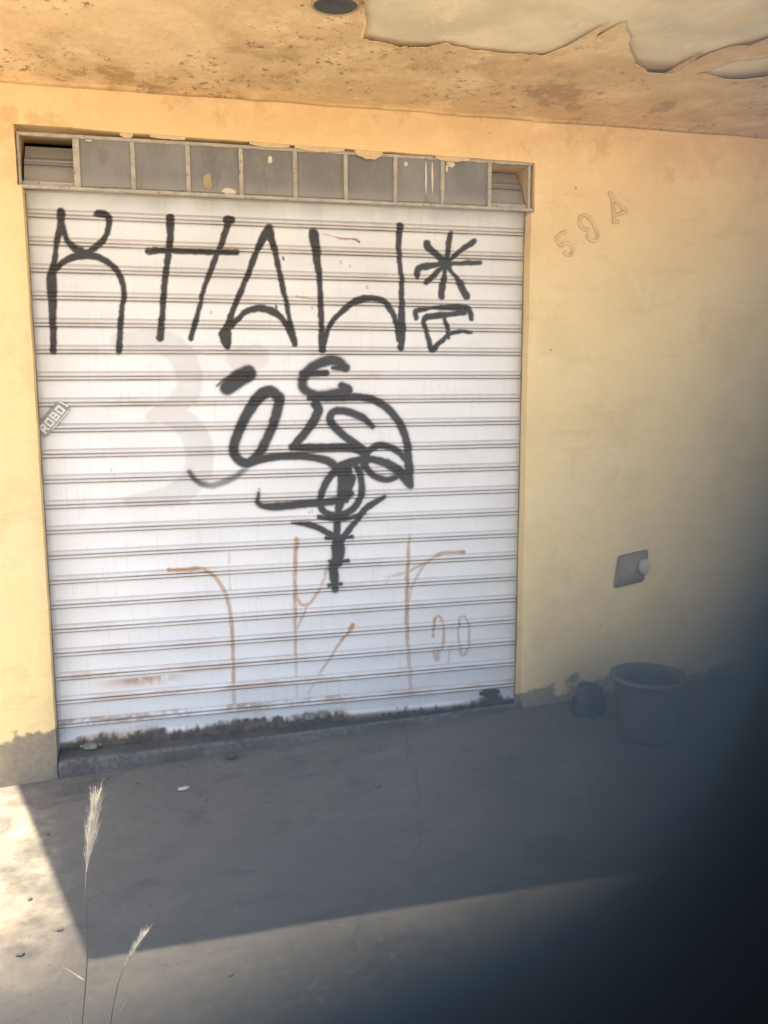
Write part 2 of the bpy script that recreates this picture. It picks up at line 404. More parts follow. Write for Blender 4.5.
# ------------------------------------------------------------------ plastered wall with the shutter opening
CEIL = 2.755
WF = -0.10                                         # wall face
W_OPEN = 2.1725
def xl_of(z): return np.where(z > 2.358, -0.018, -0.001) + 0.006 * (fbm(z, 0 * z, 7, 2) - .5)
def xr_of(z): return np.where(z > 2.345, 2.184, 2.170) + 0.006 * (fbm(z, 0 * z, 7, 9) - .5)
def lint(x): return 2.588 - 0.0125 * x + 0.007 * (fbm(x, 0 * x, 9, 4) - .5)
uL = np.concatenate([[-6, -4, -2.5, -1.5], np.arange(-1.0, 0.001, 0.025)])
uM = np.arange(0.0, W_OPEN + .001, W_OPEN / 84)
uR = np.concatenate([np.arange(W_OPEN, 3.9, 0.025), [4.2, 5, 6.5, 9.0]])
us = np.concatenate([uL, uM[1:-1], uR]); iL = len(uL) - 1; iR = iL + len(uM) - 1
vB = np.concatenate([[-0.45], np.arange(-0.25, 2.33, 0.025), [2.342, 2.347, 2.356, 2.362, 2.40, 2.45, 2.50, 2.55]])
vT = np.concatenate([[2.58], np.arange(2.60, CEIL + .04, 0.0125)])
vs = np.concatenate([vB, vT]); iT = len(vB)
UU, VV = np.meshgrid(us, vs)
XX = UU.copy()
XX += (xl_of(VV) - 0) * np.where(UU <= 0, np.exp(UU / .12), np.exp(-UU / .12))
XX += (xr_of(VV) - W_OPEN) * np.where(UU >= W_OPEN, np.exp(-(UU - W_OPEN) / .12), np.exp((UU - W_OPEN) / .12))
ZZ = VV + (lint(UU) - 2.58) * np.exp(-np.abs(VV - 2.58) / .05)
YY = WF + 0.010 * (fbm(UU, VV, 1.7, 21, 3) - .5) + 0.005 * (fbm(UU, VV, 9, 25, 3) - .5)
edge_round = np.minimum(np.abs(UU - 0), np.abs(UU - W_OPEN))
YY += 0.006 * np.exp(-edge_round / .012) * (VV < 2.62)
V = np.stack([XX, YY, ZZ], -1).reshape(-1, 3)
nr, nc = UU.shape
Fq = grid_faces(nr, nc)
r_ = np.arange(len(Fq)) // (nc - 1); c_ = np.arange(len(Fq)) % (nc - 1)
hole = (c_ >= iL) & (c_ < iR) & (r_ < iT)
Fq = Fq[~hole]
ring = [(r, iL) for r in range(0, iT)] + [(iT, c) for c in range(iL, iR + 1)] + [(r, iR) for r in range(iT - 1, -1, -1)]
idx = np.array([r * nc + c for r, c in ring])
base = len(V); n = len(idx)
layers = []
for depth in (0.03, 0.09, 0.16, 0.30):
    L = V[idx].copy(); L[:, 1] = WF + depth + .004 * (fbm(L[:, 0] + L[:, 2], L[:, 2], 8, 31) - .5)
    layers.append(L)
V = np.vstack([V] + layers)
prev = idx; EX = []
for k in range(len(layers)):
    cur = base + k * n + np.arange(n)
    EX.append(np.stack([prev[:-1], prev[1:], cur[1:], cur[:-1]], 1)); prev = cur
# side and back walls close the building behind
b0 = len(V)
V = np.vstack([V, [(-6, WF, -.45), (-6, 5, -.45), (9, 5, -.45), (9, WF, -.45), (-6, WF, 2.78), (-6, 5, 2.78), (9, 5, 2.78), (9, WF, 2.78)]])
EX.append(np.array([[b0, b0 + 1, b0 + 5, b0 + 4], [b0 + 1, b0 + 2, b0 + 6, b0 + 5], [b0 + 2, b0 + 3, b0 + 7, b0 + 6]]))
Fq = np.vstack([Fq] + EX)
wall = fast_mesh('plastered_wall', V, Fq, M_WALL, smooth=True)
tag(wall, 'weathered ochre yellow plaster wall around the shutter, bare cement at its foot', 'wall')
wall.data.set_sharp_from_angle(angle=math.radians(50))

# ------------------------------------------------------------------ canopy slab with the peeling paint skin
canopy = thing('canopy', 'concrete canopy slab above the doorway with orange paint peeling off its underside', 'canopy', (0, WF, CEIL))
TX, TY = 0.30, 0.025                               # sun slope: shift per metre of fall
hs = CEIL + 0.142
poly = [(-6.1, WF - .02), (-0.185 - TX * hs, WF - .02), (0.215 - TX * hs, -1.40 - TY * hs), (9.1, -1.40 - TY * hs), (9.1, 5.1), (-6.1, 5.1)]
bm = bmesh.new()
lo = [bm.verts.new((x, y - WF, 0.0)) for x, y in poly]; hi = [bm.verts.new((x, y - WF, 0.17)) for x, y in poly]
bm.faces.new(lo[::-1]); bm.faces.new(hi)
for k in range(len(poly)):
    bm.faces.new((lo[k], lo[(k + 1) % len(poly)], hi[(k + 1) % len(poly)], hi[k]))
bm_obj('slab', bm, M_BARE, canopy)

edge_px = [(372, 22), (377, 12), (386, 5), (396, 0)]
low_px = [(362, 34), (380, 38), (400, 42), (425, 43), (445, 40), (470, 47), (500, 50), (530, 52), (545, 52), (557, 48), (566, 44), (590, 38), (596, 26), (612, 18), (622, 20),
          (628, 30), (630, 48), (634, 58), (650, 63), (672, 65), (688, 60), (700, 52), (706, 47), (725, 45), (745, 42), (752, 38), (768, 33), (790, 30)]
ed = np.array([at(px, py, 'z', CEIL)[:2] for px, py in low_px])
front = poly[2][1] + .03
ex = np.concatenate([[-3, ed[0, 0] - .075, ed[0, 0] - .055, ed[0, 0] - .02, ed[0, 0] - .006], ed[:, 0], [ed[-1, 0] + .3, 4.0, 6]])
ey = np.concatenate([[front, front, -1.12, -1.02, -.93], ed[:, 1], [ed[-1, 1] - .05, -1.0, -.8]])
o = np.argsort(ex, kind='stable'); ex = ex[o]; ey = ey[o]
sxs = np.concatenate([np.arange(-0.6, 3.6, 0.010), np.arange(3.6, 6, .1)])
NT_ = 110
tt = 1 - (1 - np.linspace(0, 1, NT_)) ** 1.6         # denser rows at the torn edge
bx = np.interp(sxs, ex, ey) + 0.020 * (fbm(sxs, 0 * sxs, 22, 41, 4) - .5) + 0.016 * (fbm(sxs, 0 * sxs, 70, 43, 3) - .5) * 1.8
bx = np.maximum(bx, front)
SX, T = np.meshgrid(sxs, tt)
BX = np.broadcast_to(bx, SX.shape)
SY = (WF - .004) + (BX - WF) * T
d_edge = np.abs(SY - BX)
px_of = to_px(np.stack([sxs, bx, np.full_like(sxs, CEIL)], -1))[0]
curl = 0.0015 + 0.0035 * fbm(sxs, 0 * sxs, 9, 44) + .006 * np.exp(-((px_of - 395) / 45) ** 4)
curl *= 1 - .85 * sstep(548, 562, px_of) * sstep(634, 626, px_of)
curl += 0.025 * np.exp(-((px_of - 663) / 27) ** 4) * sstep(624, 636, px_of) * (.75 + .5 * fbm(sxs, 0 * sxs, 30, 48, 2)) + .014 * np.exp(-((px_of - 756) / 16) ** 2)
curl = np.where(bx <= front + .02, 0.0, curl)
CU = np.broadcast_to(curl, SX.shape)
SZ = CEIL - .006 - 0.010 * (fbm(SX, SY, 7, 47, 4) - .35).clip(0) - CU * np.exp(-(d_edge / (.014 + CU * 1.3)) ** 1.3)
# a second tear near the right-hand end
PXs, PYs = to_px(np.stack([SX, SY, np.full_like(SX, CEIL)], -1).reshape(-1, 3))
PXs = PXs.reshape(SX.shape); PYs = PYs.reshape(SX.shape)
cy = 66 - (PXs - 735) * .12
half = 6.5 * sstep(698, 745, PXs) + .0
tear = (np.abs(PYs - cy) < half) & (PXs > 700)
lip = np.exp(-((PYs - cy - half) / 9).clip(0) ** 1.5) * (PYs > cy) * sstep(698, 730, PXs)
SZ -= .020 * lip
CR = .018 + .010 * fbm(SX, 0 * SX, 5, 53, 3)              # hand-trowelled, slightly rounded junction with the wall
cove = CR - np.minimum(np.abs(SY - WF), CR)
SZ -= CR - np.sqrt(np.maximum(CR ** 2 - cove ** 2, 0))
V = np.stack([SX, SY, SZ], -1).reshape(-1, 3)
Fq = grid_faces(NT_, len(sxs))
tv = tear.reshape(-1)
Fq = Fq[~tv[Fq].any(1)]
skin = fast_mesh('peeling_paint', V, Fq[:, ::-1], M_SKIN, canopy)
skin.location = (0, -WF, -CEIL)
md = skin.modifiers.new('thick', 'SOLIDIFY'); md.thickness = 0.0018; md.offset = -1

# round lamp ring on the canopy underside, cut by the top of the photograph
lc = at(335.5, -3.0, 'z', CEIL)
lamp = thing('ceiling_light', 'small round dark ceiling light with a tan rim under the canopy', 'ceiling light', (lc[0], lc[1], CEIL - .028))
bm = bmesh.new(); bm_lathe(bm, [(0.067, .03), (0.067, .004), (0.069, 0.0), (0.073, 0.0), (0.0755, .003), (0.077, .022), (0.077, .03)])
bm_obj('rim', bm, M_RING, lamp, True)
bm = bmesh.new(); rg = bm_lathe(bm, [(0.0665, .003), (0.05, .009), (0.03, .012), (0.006, .013)]); bm.faces.new(rg[-1])
bm_obj('diffuser', bm, M_LAMP, lamp, True)

# ------------------------------------------------------------------ roller shutter
shutter = thing('roller_shutter', 'closed white metal roller shutter with black spray graffiti and rust', 'roller shutter', (0, 0, 0))
PITCH_Z = 0.10938
LIP0 = 2.2515
rib = [(-.004, 0.0), (.0045, -.001), (.0005, .0085), (.0015, .0118), (.005, .0142), (.009, .0142), (.013, .0115), (.0160, .0058), (.0180, .0075), (.0215, .0112), (.0255, .0112), (.0295, .0085), (.0335, .0045), (.037, .0012)]
flat = [(.037 + (PITCH_Z - .004 - .037) * k / 20, 0.0011 * math.cos(math.pi * k / 20) ** 2) for k in range(1, 20)]
rows = []
for k in range(20, -3, -1):
    lz = LIP0 - PITCH_Z * k
    for h, o_ in rib + flat:
        if k == -2 and h > .09: break
        rows.append((lz + h, o_))
rows = [(-.034, .004), (-.034, .0145), (-.026, .016), (-.010, .016), (0.0, .0145), (.006, .012), (.012, .002)] + [(.012 + (LIP0 - PITCH_Z * 20 - .008 - .012) * k / 12, 0.0) for k in range(1, 12)] + rows
RZ = np.array([r[0] for r in rows]); RO = np.array([r[1] for r in rows])
cx = np.linspace(-0.006, 2.178, 512)
CX, CZ = np.meshgrid(cx, RZ)
CO = np.broadcast_to(RO[:, None], CX.shape)
dent = 0.0022 * (fbm(CX, CZ, 2.2, 61, 3) - .5)
bend = 1.3 * np.clip(CZ - 2.352, 0, 1) ** 1.5
sag = 0.0012 * np.sin(CX * 2.1 + CZ * 7)
P3 = np.stack([CX, -CO + dent + bend, CZ + sag], -1).reshape(-1, 3)
curt = fast_mesh('slat_curtain', P3, grid_faces(*CX.shape), M_SHUT, shutter)
curt.data.set_sharp_from_angle(angle=math.radians(48))

# paint layers: every stroke is a polyline in the surveyed elevation, turned into a coverage per vertex
VX, VY = to_px(np.stack([CX.ravel(), np.full(CX.size, -.006), CZ.ravel()], -1))
lap = fbm(VX, VY, .22, 71, 3) - .5
lap2 = fbm(VX, VY, .9, 75, 2) - .5
def stroke(cov, pts, w, soft=1.0, op=1.0, taper=None, rough=1.2, fade=None):
    pts = np.array(pts, float)
    q = catmull(pts, 1.2)
    L = np.linspace(0, 1, len(q))
    ws = np.full(len(q), w, float) if not hasattr(w, '__len__') else np.interp(L, np.linspace(0, 1, len(w)), w)
    fs = np.full(len(q), op, float) if fade is None else op * np.interp(L, np.linspace(0, 1, len(fade)), fade)
    m = ws.max() / 2 + soft + 3
    sel = np.where((VX > q[:, 0].min() - m) & (VX < q[:, 0].max() + m) & (VY > q[:, 1].min() - m) & (VY < q[:, 1].max() + m))[0]
    if not len(sel): return
    ax = VX[sel]; ay = VY[sel]
    best = np.full(len(sel), 1e9); fb = np.zeros(len(sel))
    for i in range(len(q)):
        dd = np.hypot(ax - q[i, 0], ay - q[i, 1]) - ws[i] / 2
        k = dd < best
        best = np.where(k, dd, best); fb = np.where(k, fs[i], fb)
    best = best + rough * lap[sel] * 1.6
    c = sstep(soft, -soft, best) * fb
    cov[sel] = np.maximum(cov[sel], c)
N = CX.size
BLK = np.zeros(N); RST = np.zeros(N); BUF = np.zeros(N); GRM_SHADE = np.zeros(N)
S1 = [  # upper line of marker-like letters
    ([(61, 212), (60.5, 225), (56.5, 245), (53.6, 266), (51.8, 280)], [8.5, 7, 5.5, 6, 9]),
    ([(51.3, 276), (51.6, 292)], 10), ([(52, 290), (52.6, 315), (53.5, 351)], [9, 7, 6.5]),
    ([(61, 212), (63, 225), (67, 240), (76, 249), (84.5, 253), (93, 249), (103, 240), (108, 228.6), (108.5, 217), (100, 212.5), (95, 215)], [7, 5, 5, 6, 9, 6, 7, 6, 6, 7, 3]),
    ([(98, 213), (104, 214)], 7.5),
    ([(51.5, 286), (54.4, 271.6), (64.4, 261.6), (77, 256.6), (93, 256), (107, 261.6), (117, 271.6), (122.4, 283), (124, 297), (122, 308), (120, 331), (119, 351)], [6, 6, 6.5, 8, 7, 6, 6, 5.5, 5, 6, 6, 6.5]),
    ([(170, 217), (170.2, 236), (168, 257), (164.4, 286), (162.5, 311), (160, 338)], [8, 6.5, 6, 6, 6, 7]),
    ([(227, 220), (231, 219.5)], 8.5),
    ([(229, 220), (222, 241.5), (214.5, 260), (203, 291.7), (200, 306), (191, 338)], [7, 6, 5, 5, 4.6, 6]),
    ([(148, 251), (166, 250.3), (216, 252), (236.5, 251.8)], [6.5, 5.5, 5.5, 6]),
    ([(267, 231), (258, 248), (249, 271.5), (238, 298), (230.5, 318), (226, 332)], [9, 6, 5.5, 5.8, 5.5, 9]),
    ([(225, 334), (226, 341), (227.6, 347)], [12, 11, 6]),
    ([(268.6, 229), (274.5, 249.5), (280, 274.5), (286, 301), (290.6, 324), (295, 344)], [9, 5.5, 5, 5, 5, 6]),
    ([(231, 327), (239, 318), (248, 311), (260, 308.5), (271.5, 311), (282, 318.4), (289, 328.6), (294.5, 341)], [5, 5.5, 6, 7, 7, 6, 7, 7]),
    ([(313.5, 233), (315, 242), (316.4, 252), (319.5, 280), (321, 311.6), (322.3, 350)], [9.5, 8, 5.5, 5.5, 5.5, 7]),
    ([(323, 349), (329.7, 325.6), (342, 311.6), (356, 301), (369, 298), (382.8, 300.8), (392, 311.6), (397, 325.6), (399.5, 340)], [5, 5, 5.5, 6, 7, 6, 6, 5.5, 6]),
    ([(399.7, 225.6), (398.8, 250.6), (401.6, 280), (401.6, 319), (401.8, 341), (400.5, 348)], [6.5, 5, 4.6, 5, 8, 6]),
    ([(450.6, 234), (445.8, 263)], 5.5), ([(474.2, 241.5), (460, 251), (445.8, 263)], [6, 4.5, 5]),
    ([(480.5, 262.4), (462, 263.2), (445.8, 263.5)], 4.8), ([(467, 296), (462, 287), (455, 276), (445.8, 263.5)], [7, 7, 4, 5]),
    ([(441.8, 296), (442.3, 288), (444.5, 274), (445.8, 263.5)], [6, 7, 4.5, 6]), ([(427, 281.5), (434, 275), (445.8, 263.8)], [6, 5, 5]),
    ([(417, 277), (418, 270), (421, 267), (432, 265), (445.8, 263.5)], [5, 7, 7, 5.5, 6]), ([(427, 243), (429, 248), (445.8, 263)], [7, 7, 5]),
    ([(443, 262), (448, 265)], 9),
    ([(416.4, 318), (417.3, 310.5), (434, 307.5), (454.7, 307.5), (467, 309), (471, 313), (471.6, 318.5)], [5, 5, 3.5, 5, 7, 7, 4]),
    ([(464, 311.5), (445, 314.6), (427.4, 316.8), (423.5, 323), (426, 330), (429, 340), (432, 349), (441, 341.7), (450.6, 333.5), (461.6, 331.2), (472, 332.4)], [7, 5, 6.5, 6, 4.5, 4.5, 7, 4.5, 4.5, 3.5, 3]),
    ([(443.8, 315.8), (446.8, 325.3), (448.8, 338)], [4.5, 4.5, 3.5]),
]
S2 = [  # lower soft-edged tag
    ([(227, 388), (237, 380), (248, 373.5)], [13, 16, 15], 2.0), ([(217, 386), (226, 379), (236, 374)], [1.5, 3, 5], 1.5),
    ([(279, 398), (270, 391.5), (257, 399), (242.5, 423), (234, 446), (236.5, 457), (247, 463), (258.4, 454), (271, 430), (278.5, 406), (279, 397)], [10, 11, 10, 9, 9, 9, 9, 8.5, 8.5, 9, 10], 1.7),
    ([(247, 463), (267.5, 458), (293, 455.5), (313, 457.3), (327.4, 460.5), (338, 468.5), (342, 476)], [9, 7.5, 7, 7.5, 7, 8, 8], 1.5),
    ([(343.5, 366.5), (338, 361.6), (327.4, 361.2), (313.5, 367), (303.5, 378), (304.5, 389), (316.5, 394.8), (334.7, 393), (346.5, 389.5)], [9, 9.5, 9.5, 9.5, 9, 8, 7, 7, 7.5], 2.2),
    ([(302, 374), (326, 373)], 6, 1.6), ([(327, 371), (324, 375)], 3, 1.2), ([(333, 368), (346, 368)], [4, 8], 1.5), ([(342, 386), (349, 390), (344, 398)], 7, 1.5),
    ([(309, 398), (342, 397.6), (360, 397.4), (376.6, 401.5), (393, 413.8), (404, 432), (407.8, 452), (409.4, 474), (410.2, 485)], [5, 7, 6.5, 7, 7, 7, 7, 8, 7], 1.4),
    ([(388, 462), (399, 471), (408, 482)], [6, 9, 8], 1.4),
    ([(315.5, 403.5), (318.3, 412), (307.3, 430), (294, 446)], [8.5, 8.5, 7.5, 7.5], 1.5), ([(292, 447), (316.5, 447.6), (343.8, 447.2), (358, 449.5), (365, 455)], [7, 7.5, 7, 8, 7], 1.5),
    ([(373, 427), (362, 417.4), (343.8, 411), (332.5, 413), (331, 422), (342, 433.9), (356.6, 445), (366, 454), (364, 466)], [4, 7, 7, 7, 7.5, 7, 7.5, 8, 8], 1.4),
    ([(363.9, 458), (371, 448.8), (382, 445.2), (396.7, 450.5), (406, 460)], [6, 6, 6.5, 6, 5], 1.4),
    ([(340, 467), (356, 461), (371, 459.2), (385.7, 463), (399, 472)], [9, 8, 6.5, 7, 8], 1.4),
    ([(364, 456), (366, 467), (375, 476), (387.5, 479.6), (398.5, 476)], [6, 6, 6, 6, 5], 1.5),
    ([(345, 468), (333, 473), (325.4, 484.6), (320, 501), (325.4, 512.5), (340, 515), (354.6, 507.5), (361.9, 490.8), (360, 474), (355, 464)], [9, 7, 6, 6.5, 6.5, 6.5, 6.5, 6, 6.5, 6], 1.5),
    ([(345, 470), (343.5, 490), (338.5, 511), (337, 535)], [13, 11, 6.5, 7], 1.5), ([(352, 478), (346, 500)], [8, 6], 1.6),
    ([(337, 537), (338.5, 552), (337, 562)], [9, 13, 10], 1.7), ([(333, 566), (334.5, 578), (335, 590)], [9, 8.5, 6], 1.6),
    ([(329, 585.5), (341, 584)], 3, 1.3), ([(330, 562), (348, 561)], 3.2, 1.2),
    ([(258.8, 493), (257.7, 502), (264, 506.5), (280, 506.5), (302.5, 504.2), (322, 502.5), (340, 499.5), (351, 493)], [3, 6, 8, 7.5, 7.5, 7.5, 8, 6], 1.8),
    ([(292.5, 523), (312, 525.5), (329.6, 534), (339, 539)], [2.5, 6, 5.5, 6], 1.3),
    ([(384, 497), (365, 509.6), (352.5, 526), (342, 539)], [4.5, 6, 5, 6], 1.3),
    ([(319, 517), (340, 519), (365, 513.5)], [4, 5, 3], 1.3), ([(326, 538.5), (352, 537)], 3.2, 1.2),
]
for p, w in S1: stroke(BLK, p, np.array(w) * 1.06 + .2, 1.0, 1.0)
for p, w, s in S2: stroke(BLK, p, np.array(w) * 1.14 + .4, s, 0.99, rough=.8)
stroke(BLK, [(250, 465), (240, 473), (231, 479), (211, 485.8), (196.5, 481), (189.5, 472)], [4, 6, 7, 6.5, 6, 5], 2.2, .9, fade=[.7, .85, .8, .75, 1, 1], rough=.8)
halo = np.zeros(N)
for p, w, s in S2: stroke(halo, p, np.array(w) + 1.0, 5.0, .30, rough=.3)
BLK = np.maximum(BLK, halo * (0.5 + fbm(VX, VY, 1.1, 80, 2)))
for (px, py, r) in [(283.5, 257.5, 2.2), (276, 306, 1.3), (211, 312, 1.4), (300, 503, 3), (312, 511, 2), (309, 511, 1.5), (259, 489, 1.6)]:
    stroke(BLK, [(px, py), (px + .5, py + 1.5)], r, .8)
# scratched marks between the letters
stroke(RST, [(322, 233.5), (333, 236), (341, 238), (347, 238.5), (357, 239), (359.5, 242)], [.6, 1.2, 1.6, 2.2, 1.6, 1.2], .7, .95, rough=.7)
stroke(BLK, [(334, 236), (342, 238.5), (352, 238.5), (359.5, 241.5)], [.3, 1, 1.3, 1], .6, .7, rough=.8)
stroke(RST, [(296.5, 296), (300, 297), (309, 298.3), (318, 299)], [1, 2.4, 1.2, 1], .7, .9)
for (px, py, r) in [(341, 261, 2), (350, 265, 1.2), (368, 266, 1.8), (367, 286, 2.2), (362, 285.5, 1), (312, 307, 1.6), (320, 297, 1), (367, 275, 1), (440, 385, .9), (443, 395, .8), (440, 443, 1.1), (111, 469.5, 1.6)]:
    stroke(RST, [(px, py), (px + .4, py + 1.8)], r, .7, .6)
# red-brown lines, half washed off
R1 = [([(168.7, 570.2), (185, 570), (199, 569), (213, 575), (225, 592.6), (231, 618), (233, 651), (234, 703)], [4, 4.5, 4, 4, 4, 3.5, 4, 3.5], [.75, .8, .65, .6, .75, .7, .65, .5]),
      ([(229, 549), (229.7, 590)], 1.6, [.35, .3]), ([(296.7, 540), (295.3, 562), (295.3, 604), (295.8, 651), (297, 698)], [5, 4, 3.4, 3, 2.5], [.8, .7, .75, .5, .2]),
      ([(296.5, 597), (302, 605), (311.7, 602), (323.4, 581), (327, 567)], 3.2, [.6, .65, .6, .5, .6]), ([(307, 606.7), (296.5, 630)], 2.4, [.6, .5]),
      ([(353, 625.5), (340, 643), (321.7, 671), (308.6, 694)], [4.5, 3, 3, 3], [.8, .65, .45, .2]),
      ([(409.4, 535.6), (407.6, 572), (407, 624), (409, 660), (411.5, 690)], [2.5, 4, 4.5, 4, 3.5], [.6, .75, .75, .55, .35]),
      ([(464, 552.4), (441.5, 554), (420.6, 565.6), (405, 573.4), (384, 578)], [3.5, 3.5, 3, 3, 2], [.95, .7, .65, .5, .3]), ([(425.8, 563), (412.8, 585), (409, 600.7)], 2.6, [.6, .5, .6]),
      ([(433.6, 636), (434.5, 621), (440, 616.8), (444, 629), (443, 645), (436.5, 656), (438, 660)], 2.8, [.7, .8, .7, .6, .6, .6, .5]), ([(436, 650), (437, 658)], 7.5, [.4, .5]),
      ([(449, 662), (450.6, 645)], 2, [.6, .4]), ([(459.7, 618), (458.4, 634.6), (462, 655), (467.5, 650), (469.6, 633), (466, 618), (459.7, 618)], 2.6, [.7, .6, .6, .6, .6, .6, .7]), ([(432, 668), (433, 678)], 3, [.25, .15]),
      ([(385.5, 584), (389, 578)], 1.5, [.5, .5])]
for p, w, f in R1: stroke(RST, p, np.array(w) * 1.0, 1.2, 1.0, fade=np.minimum(np.array(f) * 1.12, 1), rough=1.0)
# overpainted grey figure
for p, w in [([(118, 341), (150, 340), (172, 347), (187, 366), (188, 390), (172, 408), (152, 416)], [16, 20, 24, 26, 26, 22, 14]),
             ([(160, 412), (186, 424), (199, 448), (196, 476), (176, 494), (150, 500), (130, 502)], [16, 26, 28, 28, 24, 18, 14]), ([(236, 358), (256, 357)], [20, 26])]:
    stroke(BUF, p, w, 2.0, .62, rough=1.5)
BUF *= (0.75 + .5 * fbm(VX, VY, .06, 83, 3))
for p in [[(128, 346), (190, 348)], [(134, 404), (196, 402)], [(140, 505), (188, 503)], [(120, 350), (200, 352)]]:
    stroke(BUF, p, 4, 1.6, .8, rough=1.5)
# rust, dirt and painted shade by height on the shutter
fx, fz = CX.ravel(), CZ.ravel()
rel = np.mod(fz - LIP0, PITCH_Z)
onrib = (rel < .037).astype(float)
slat_i = np.floor((LIP0 - fz) / PITCH_Z + .999).astype(int)
nA = fbm(fx, fz, 5, 90, 4); nB = fbm(fx * .25, fz, 30, 93, 3); nC = fbm(fx, fz, 60, 95, 3); nR = fbm(fx * .16, fz, 55, 103, 4)
low = sstep(.36, .08, fz)
RST = np.maximum(RST, onrib * sstep(.40, .66, nA * .5 + nR * .5) * low * .6)
RST = np.maximum(RST, onrib * sstep(.56, .70, nA) * .20)
RST = np.maximum(RST, onrib * (.07 + .12 * nR))
RST = np.maximum(RST, sstep(.085, .0, np.abs(fz - .155)) * onrib * sstep(.12, .3, fx) * sstep(1.7, 1.2, fx) * sstep(.34, .58, nR * .6 + nA * .4) * .85)
RST = np.maximum(RST, sstep(.05, .0, np.abs(fz - .29)) * onrib * sstep(1.3, .9, fx) * sstep(.44, .62, nR * .6 + nA * .4) * .55)
px_stain = np.exp(-((VX - 142) / 34) ** 2) * sstep(676 , 679, VY + (VX - 142) * .1) * sstep(690, 679, VY + (VX - 142) * .1)
RST = np.maximum(RST, px_stain * sstep(.25, .5, nA * .5 + nC * .5) * .95)
px_st2 = np.exp(-((VX - 200) / 60) ** 4) * sstep(665, 668, VY + (VX - 200) * .11) * sstep(675, 668, VY + (VX - 200) * .11)
RST = np.maximum(RST, px_st2 * .45 * sstep(.3, .6, nA))
gh = 0.010 + .036 * (fbm(fx, 0 * fx, 7, 97, 4) - .42) * 1.7 + .02 * (fbm(fx, 0 * fx, 60, 99, 2) - .5) - .016 * sstep(1.15, 1.5, fx) + .030 * np.exp(-((fx - 2.06) / .06) ** 2) - .02 * sstep(.12, .0, fx)
GRM_SHADE = sstep(.016, -.012, fz - gh + .022 * (nC - .5))
GRM_SHADE = np.maximum(GRM_SHADE, sstep(.006, -.004, fz) * .85)
RST = np.maximum(RST, .55 * sstep(.035, .0, fz - gh) * sstep(.42, .62, nA * .4 + nR * .6))
GRM_SHADE = np.maximum(GRM_SHADE, .42 * onrib * sstep(.10, .02, np.abs(fz - .08)) * sstep(.4, .6, nC * .5 + nA * .5) * sstep(1.9, .9, fx))
groove = np.maximum(np.exp(-((rel - .0018) / .0034) ** 2) * .88, np.exp(-((rel - .0165) / .0030) ** 2) * .66)
groove = np.maximum(groove, np.exp(-((rel - .0355) / .0022) ** 2) * .48)
GRM_SHADE = np.maximum(GRM_SHADE, groove * (.65 + .7 * nA))
GRM_SHADE = np.maximum(GRM_SHADE, .35 * (sstep(.03, .0, fx) + sstep(2.15, 2.175, fx)) * (0.4 + nA))
GRM_SHADE = np.maximum(GRM_SHADE, .13 * sstep(1.5, 2.25, fz) * (.5 + nA))  # shade on the upper slats, painted in as a gradient
GRM_SHADE = np.maximum(GRM_SHADE, .5 * sstep(2.355, 2.37, fz))  # painted shade behind the open transom cells
GRM_SHADE = np.maximum(GRM_SHADE, .36 * sstep(2.24, 2.345, fz) * (.45 + .9 * fbm(fx, fz * .3, 9, 101, 3)))  # shade just below the transom, painted in with some mottling
GRM_SHADE = np.maximum(GRM_SHADE, .18 * sstep(.2, .0, fz) * (nA + .3))
a = curt.data.attributes.new('spray', 'FLOAT_COLOR', 'POINT')
a.data.foreach_set('color', np.stack([BLK, RST, np.clip(BUF, 0, 1), np.ones(N)], -1).astype(np.float32).ravel())
a = curt.data.attributes.new('grime_shade', 'FLOAT', 'POINT')
a.data.foreach_set('value', np.clip(GRM_SHADE, 0, 1).astype(np.float32))

for x0, x1 in ((-0.0045, 0.0035), (2.1650, 2.1690)):      # guide channels beside the slats
    bm = bmesh.new()
    bm_box(bm, (x0, -.026, -.028), (x1, -.0175, 2.345), .0015)
    bm_box(bm, (x0 - .012 if x0 < 1 else x0 + .002, .004, -.028), (x1 - .002 if x0 < 1 else x1 + .012, .02, 2.345))
    bm_obj('guide_rail', bm, M_STEEL, shutter)
def latch(px, py, w, h, d, mat, name):
    p = at(px, py, 'y', -.02)
    bm = bmesh.new(); bm_box(bm, (p[0] - w, -.016 - d, p[2] - h), (p[0] + w, -.014, p[2] + h), .004)
    bm_box(bm, (p[0] - w * 1.5, -.0185, p[2] - h * .5), (p[0] + w * 1.5, -.0135, p[2] + h * .5), .001)
    bm_obj(name, bm, mat, shutter)
latch(90.5, 745.5, .030, .012, .022, M_LATCH, 'pull_handle')
latch(309, 716, .020, .014, .018, M_LATCH, 'lock')
latch(323, 714, .018, .015, .018, M_LATCH, 'lock')
latch(490, 693, .036, .018, .022, M_DARKLATCH, 'side_bolt')

# torn sticker half behind the left jamb
sc = at(54.5, 416, 'y', -.0165); s2 = at(65, 403.5, 'y', -.0165)
ux = np.array([s2[0] - sc[0], s2[2] - sc[2]]); ux /= np.linalg.norm(ux); uy = np.array([-ux[1], ux[0]])
sticker = thing('sticker', 'small torn grey sticker with white letters stuck on the shutter by the left jamb', 'sticker', tuple(sc))
def on_sticker(u, v, y=0.0): q = ux * u + uy * v; return (q[0], y, q[1])
bm = bmesh.new()
out = [(-.095, -.030), (-.02, -.033), (.055, -.031), (.066, -.020), (.070, .005), (.062, .030), (.02, .031), (-.05, .029), (-.095, .031)]
vf = [bm.verts.new(on_sticker(u, v, 0)) for u, v in out]; vb = [bm.verts.new(on_sticker(u, v, .0012)) for u, v in out]
bm.faces.new(vf); bm.faces.new(vb[::-1])
for k in range(len(out)): bm.faces.new((vf[k], vb[k], vb[(k + 1) % len(out)], vf[(k + 1) % len(out)]))
